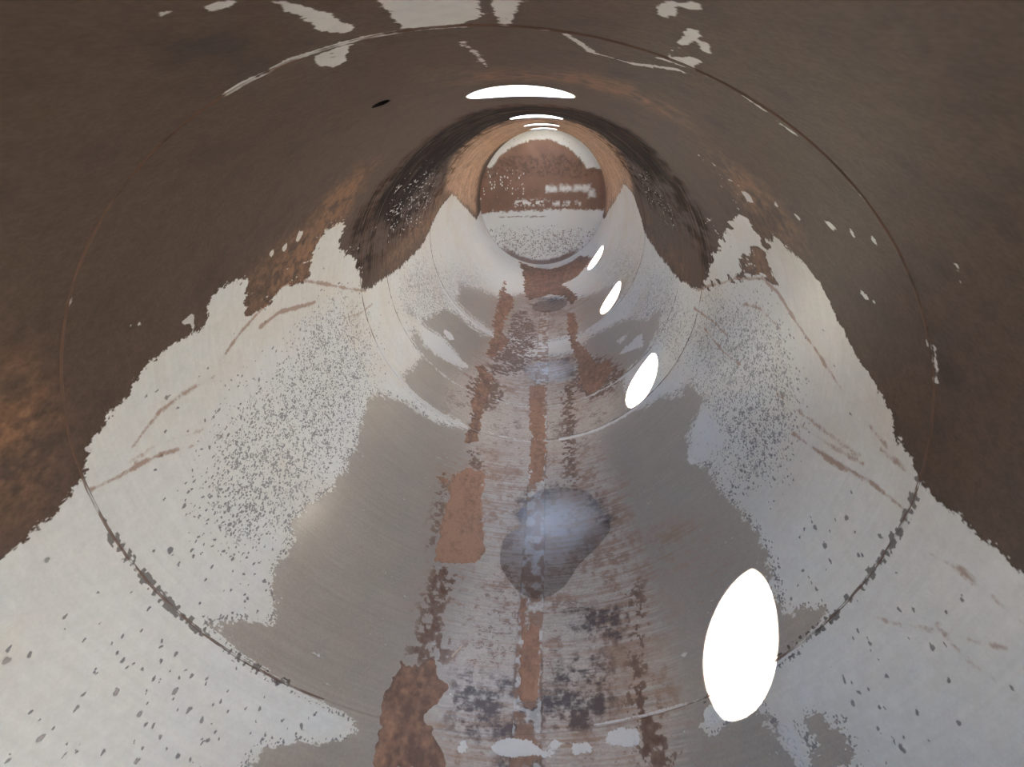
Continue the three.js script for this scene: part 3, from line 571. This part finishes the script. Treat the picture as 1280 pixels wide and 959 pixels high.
MANHOLES.forEach((h, i) => {
  const t = thing('manhole', MH_LABELS[i], 'manhole', 'round manholes along the tank roof');
  mesh('neck', neckGeometry(h), rimPaint, t);
  const fl = mesh('flange', new THREE.LatheGeometry([[0.238, 0], [0.30, 0], [0.304, 0.004], [0.304, 0.016], [0.30, 0.02], [0.238, 0.02], [0.238, 0]].map(([a, b]) => new THREE.Vector2(a, b)), 64), rimPaint, t);
  fl.position.set(0, 2 * R + 0.08, -h * R);
});
// ---------------------------------------------------------------- dried mud: crusts that follow the wall, cut out of the same outlines
function crust(name, outline, label, dark) {
  const pts = points(outline), az0 = Math.min(...pts.map((p) => p[0])) - 2, az1 = Math.max(...pts.map((p) => p[0])) + 2, za = Math.min(...pts.map((p) => p[1])) - 0.03, zb = Math.max(...pts.map((p) => p[1])) + 0.03;
  const zm = (za + zb) / 2, step = 0.005 + 0.0016 * zm, nx = Math.min(140, Math.ceil((az1 - az0) * DEG / step)), ny = Math.min(220, Math.ceil((zb - za) / (step * 1.6)));
  const inside = (a, z) => { let c = false; for (let i = 0, j = pts.length - 1; i < pts.length; j = i++) { const [xi, yi] = pts[i], [xj, yj] = pts[j]; if ((yi > z) !== (yj > z) && a < (xj - xi) * (z - yi) / (yj - yi) + xi) c = !c; } return c; };
  const dist = (a, z) => { let d = 9; for (let i = 0, j = pts.length - 1; i < pts.length; j = i++) { const ax = pts[j][0] * DEG, ay = pts[j][1], bx = pts[i][0] * DEG - ax, by = pts[i][1] - ay, px_ = a * DEG - ax, py = z - ay, t = clamp((px_ * bx + py * by) / (bx * bx + by * by + 1e-12)); d = Math.min(d, Math.hypot(px_ - t * bx, py - t * by)); } return inside(a, z) ? d : -d; };
  const A = (i) => lerp(az0, az1, i / nx), Z = (j) => lerp(za, zb, j / ny), val = [];
  for (let j = 0; j <= ny; j++) for (let i = 0; i <= nx; i++) { const a = A(i), z = Z(j), u = (a + 180) / 360; val.push(clamp(dist(a, z) / (0.012 + 0.006 * zm), -1, 1) + (fbm(u, z, 150, 24, 61, 3) - 0.5) * 2.4 + (fbm(u, z, 600, 90, 62, 2) - 0.5) * 1.2 + 0.1); }
  const pos = [], uv = [], idx = [], put = (a, z, l) => { pos.push(...onWall(a, z, l)); uv.push((a - az0) / (az1 - az0), (z - za) / (zb - za)); return pos.length / 3 - 1; };
  for (let j = 0; j < ny; j++) for (let i = 0; i < nx; i++) {
    const c = [[i, j], [i + 1, j], [i + 1, j + 1], [i, j + 1]].map(([x, y]) => ({ a: A(x), z: Z(y), v: val[y * (nx + 1) + x] }));
    if (c.every((p) => p.v <= 0)) continue;
    const poly = [];
    for (let k = 0; k < 4; k++) { const p = c[k], q = c[(k + 1) % 4]; if (p.v > 0) poly.push({ ...p }); if ((p.v > 0) !== (q.v > 0)) { const t = p.v / (p.v - q.v); poly.push({ a: lerp(p.a, q.a, t), z: lerp(p.z, q.z, t), v: 0 }); } }
    const ids = poly.map((p) => put(p.a, p.z, 0.0006 + 0.0022 * Math.min(1, p.v * 2.5)));
    for (let k = 2; k < ids.length; k++) idx.push(ids[0], ids[k - 1], ids[k]);
    poly.forEach((p, k) => { const q = poly[(k + 1) % poly.length]; if (p.v === 0 && q.v === 0) { const b0 = put(p.a, p.z, 0.0004), b1 = put(q.a, q.z, 0.0004); idx.push(ids[k], b0, b1, ids[k], b1, ids[(k + 1) % poly.length]); } });
  }
  let g = new THREE.BufferGeometry(); g.setAttribute('position', new THREE.Float32BufferAttribute(pos, 3)); g.setAttribute('uv', new THREE.Float32BufferAttribute(uv, 2)); g.setIndex(idx);
  g = mergeVertices(g, 1e-5); g.computeVertexNormals();
  const paint = (a, z) => {
    const u = (a + 180) / 360, n2 = fbm(u, z, 90, 14, 63, 4), n3 = fbm(u, z, 360, 57, 64, 3), along = fbm(u, z, 200, 6, 65, 3), grain = vn(u, z, 1500, 239, 66);
    px.set(TONE.mud); px[3] = 0.55; px[4] = 0; px[5] = 0.001 + 0.002 * n3;
    mixIn(TONE.wetMud, clamp((n2 - 0.5) * 0.9 + (n3 - 0.5) * 1.1 + (along - 0.5) * 0.8 + dark)); gain(0.9 + 0.2 * grain);
  };
  const m = mesh(name, g, bake(Math.min(512, nx * 3), Math.min(768, ny * 3), paint, az0, az1, za, zb), scene);
  m.userData = { label, category: 'mud', kind: 'thing' };
}
const MUD = [
  ['dried_mud', 'long thin brown mud trail running down the floor from the far end on the left'], ['wet_sludge', 'dark brown sludge pooled on the floor at the foot of the far end'], ['dried_mud', 'brown mud trail running from the farthest puddle to the right of the middle puddle'],
  ['dried_mud', 'narrow dark mud trail crossing the two close seam rings left of the middle puddle'], ['dried_mud', 'orange mud patch with a straight lower edge left of the big near puddle'], ['dried_mud', 'tiny orange mud blob at the upper left of the square orange patch'],
  ['dried_mud', 'broad red-brown mud streak with scalloped edges at the bottom of the view'], ['dried_mud', 'orange mud strip on the floor weld just beyond the big near puddle'], ['dried_mud', 'orange mud strip on the floor weld just in front of the big near puddle'],
];
outlines.D.forEach((s, i) => crust(MUD[i][0], s, MUD[i][1], [0.35, 0.75, 0.35, 0.6, 0.08, 0.3, 0.72, 0.15, 0.1][i]));
// ---------------------------------------------------------------- puddles: thin water lying on the floor
function puddle(outline, label, depth) {
  const t = thing('puddle', label, 'puddle', 'puddles along the tank floor');
  let pts = points(outline).map(([a, z]) => [a * DEG, z]);
  const fine = []; pts.forEach((p, i) => { const o = pts[(i + pts.length - 1) % pts.length], q = pts[(i + 1) % pts.length], w = pts[(i + 2) % pts.length]; for (let k = 0; k < 6; k++) { const s = k / 6, f = (c) => 0.5 * (2 * p[c] + (q[c] - o[c]) * s + (2 * o[c] - 5 * p[c] + 4 * q[c] - w[c]) * s * s + (3 * p[c] - o[c] - 3 * q[c] + w[c]) * s * s * s); fine.push([f(0), f(1)]); } });
  const n = fine.length, c = [fine.reduce((s, p) => s + p[0], 0) / n, fine.reduce((s, p) => s + p[1], 0) / n], pos = [], idx = [], K = 14;
  for (let k = 0; k <= K; k++) for (const p of fine) { const s = 1 - k / (K + 1), e = 1 - s; pos.push(...onWall(lerp(c[0], p[0], s) / DEG, lerp(c[1], p[1], s), 0.0012 + depth * sstep(0, 0.3, e))); }
  pos.push(...onWall(c[0] / DEG, c[1], 0.0012 + depth));
  for (let k = 0; k < K; k++) for (let i = 0; i < n; i++) { const a = k * n + i, b = k * n + (i + 1) % n; idx.push(a, b, b + n, a, b + n, a + n); }
  for (let i = 0; i < n; i++) idx.push(K * n + i, K * n + (i + 1) % n, (K + 1) * n);
  const g = new THREE.BufferGeometry(); g.setAttribute('position', new THREE.Float32BufferAttribute(pos, 3)); g.setIndex(idx); g.computeVertexNormals();
  const flip = g.attributes.normal.getY((K + 1) * n) < 0; if (flip) { for (let i = 0; i < idx.length; i += 3) [idx[i], idx[i + 1]] = [idx[i + 1], idx[i]]; g.setIndex(idx); g.computeVertexNormals(); }
  const nn = g.attributes.normal;        // water lies level, whatever the wall under it does
  for (let i = 0; i < nn.count; i++) { const v = new THREE.Vector3(nn.getX(i) * 0.3, nn.getY(i) * 0.3 + 0.7, nn.getZ(i) * 0.3).normalize(); nn.setXYZ(i, v.x, v.y, v.z); }
  mesh('water_film', g, water, t);
}
const water = new THREE.MeshPhysicalMaterial({ color: 0xdedad8, transmission: 1, thickness: 0, roughness: 0.25, ior: 1.5 });
[['largest puddle, lying across the floor weld in the foreground', 0.006], ['middle small round puddle on the floor beyond the large one', 0.005], ['farthest tiny dark puddle on the floor near the sludge', 0.004]].forEach(([l, d], i) => puddle(PUDDLES[i], l, d));
// ---------------------------------------------------------------- small things
{
  const g = new THREE.CylinderGeometry(0.0035, 0.0055, 0.078, 7, 4), p = g.attributes.position;
  for (let i = 0; i < p.count; i++) p.setX(i, p.getX(i) + 0.004 * Math.sin(p.getY(i) * 45));
  g.scale(1, 1, 0.5); g.computeVertexNormals();
  const s = mesh('splinter', g, new THREE.MeshStandardMaterial({ color: 0xc2ab94, roughness: 0.6 }), scene);
  const a = new THREE.Vector3(...onWall(-11.9, 0.98, 0.004)), b = new THREE.Vector3(...onWall(-10.4, 1.035, 0.004));
  s.position.copy(a).lerp(b, 0.5); s.quaternion.setFromUnitVectors(new THREE.Vector3(0, 1, 0), b.clone().sub(a).normalize());
  s.userData = { label: 'small pale splinter lying on the floor beside the blotchy brown streak', category: 'splinter' };
}
{
  const t = thing('pipe_socket', 'small dark round pipe opening in the brown roof left of the manholes', 'pipe opening');
  const [x, y, z] = onWall(VENT.az, VENT.z, -0.03); t.position.set(x, y, z); t.rotation.z = (VENT.az) * DEG;
  const r = VENT.r * R - 0.002, dark = new THREE.MeshStandardMaterial({ color: 0x2b2523, roughness: 0.8, metalness: 0.2 });
  mesh('sleeve', new THREE.LatheGeometry([[r, 0.029], [r, -0.06], [r + 0.006, -0.06], [r + 0.006, 0.029]].map(([a, b]) => new THREE.Vector2(a, b)), 40), dark, t);
  mesh('plug', new THREE.CylinderGeometry(r + 0.006, r + 0.006, 0.01, 40), dark, t).position.y = -0.062;
}


renderer.render(scene, camera);
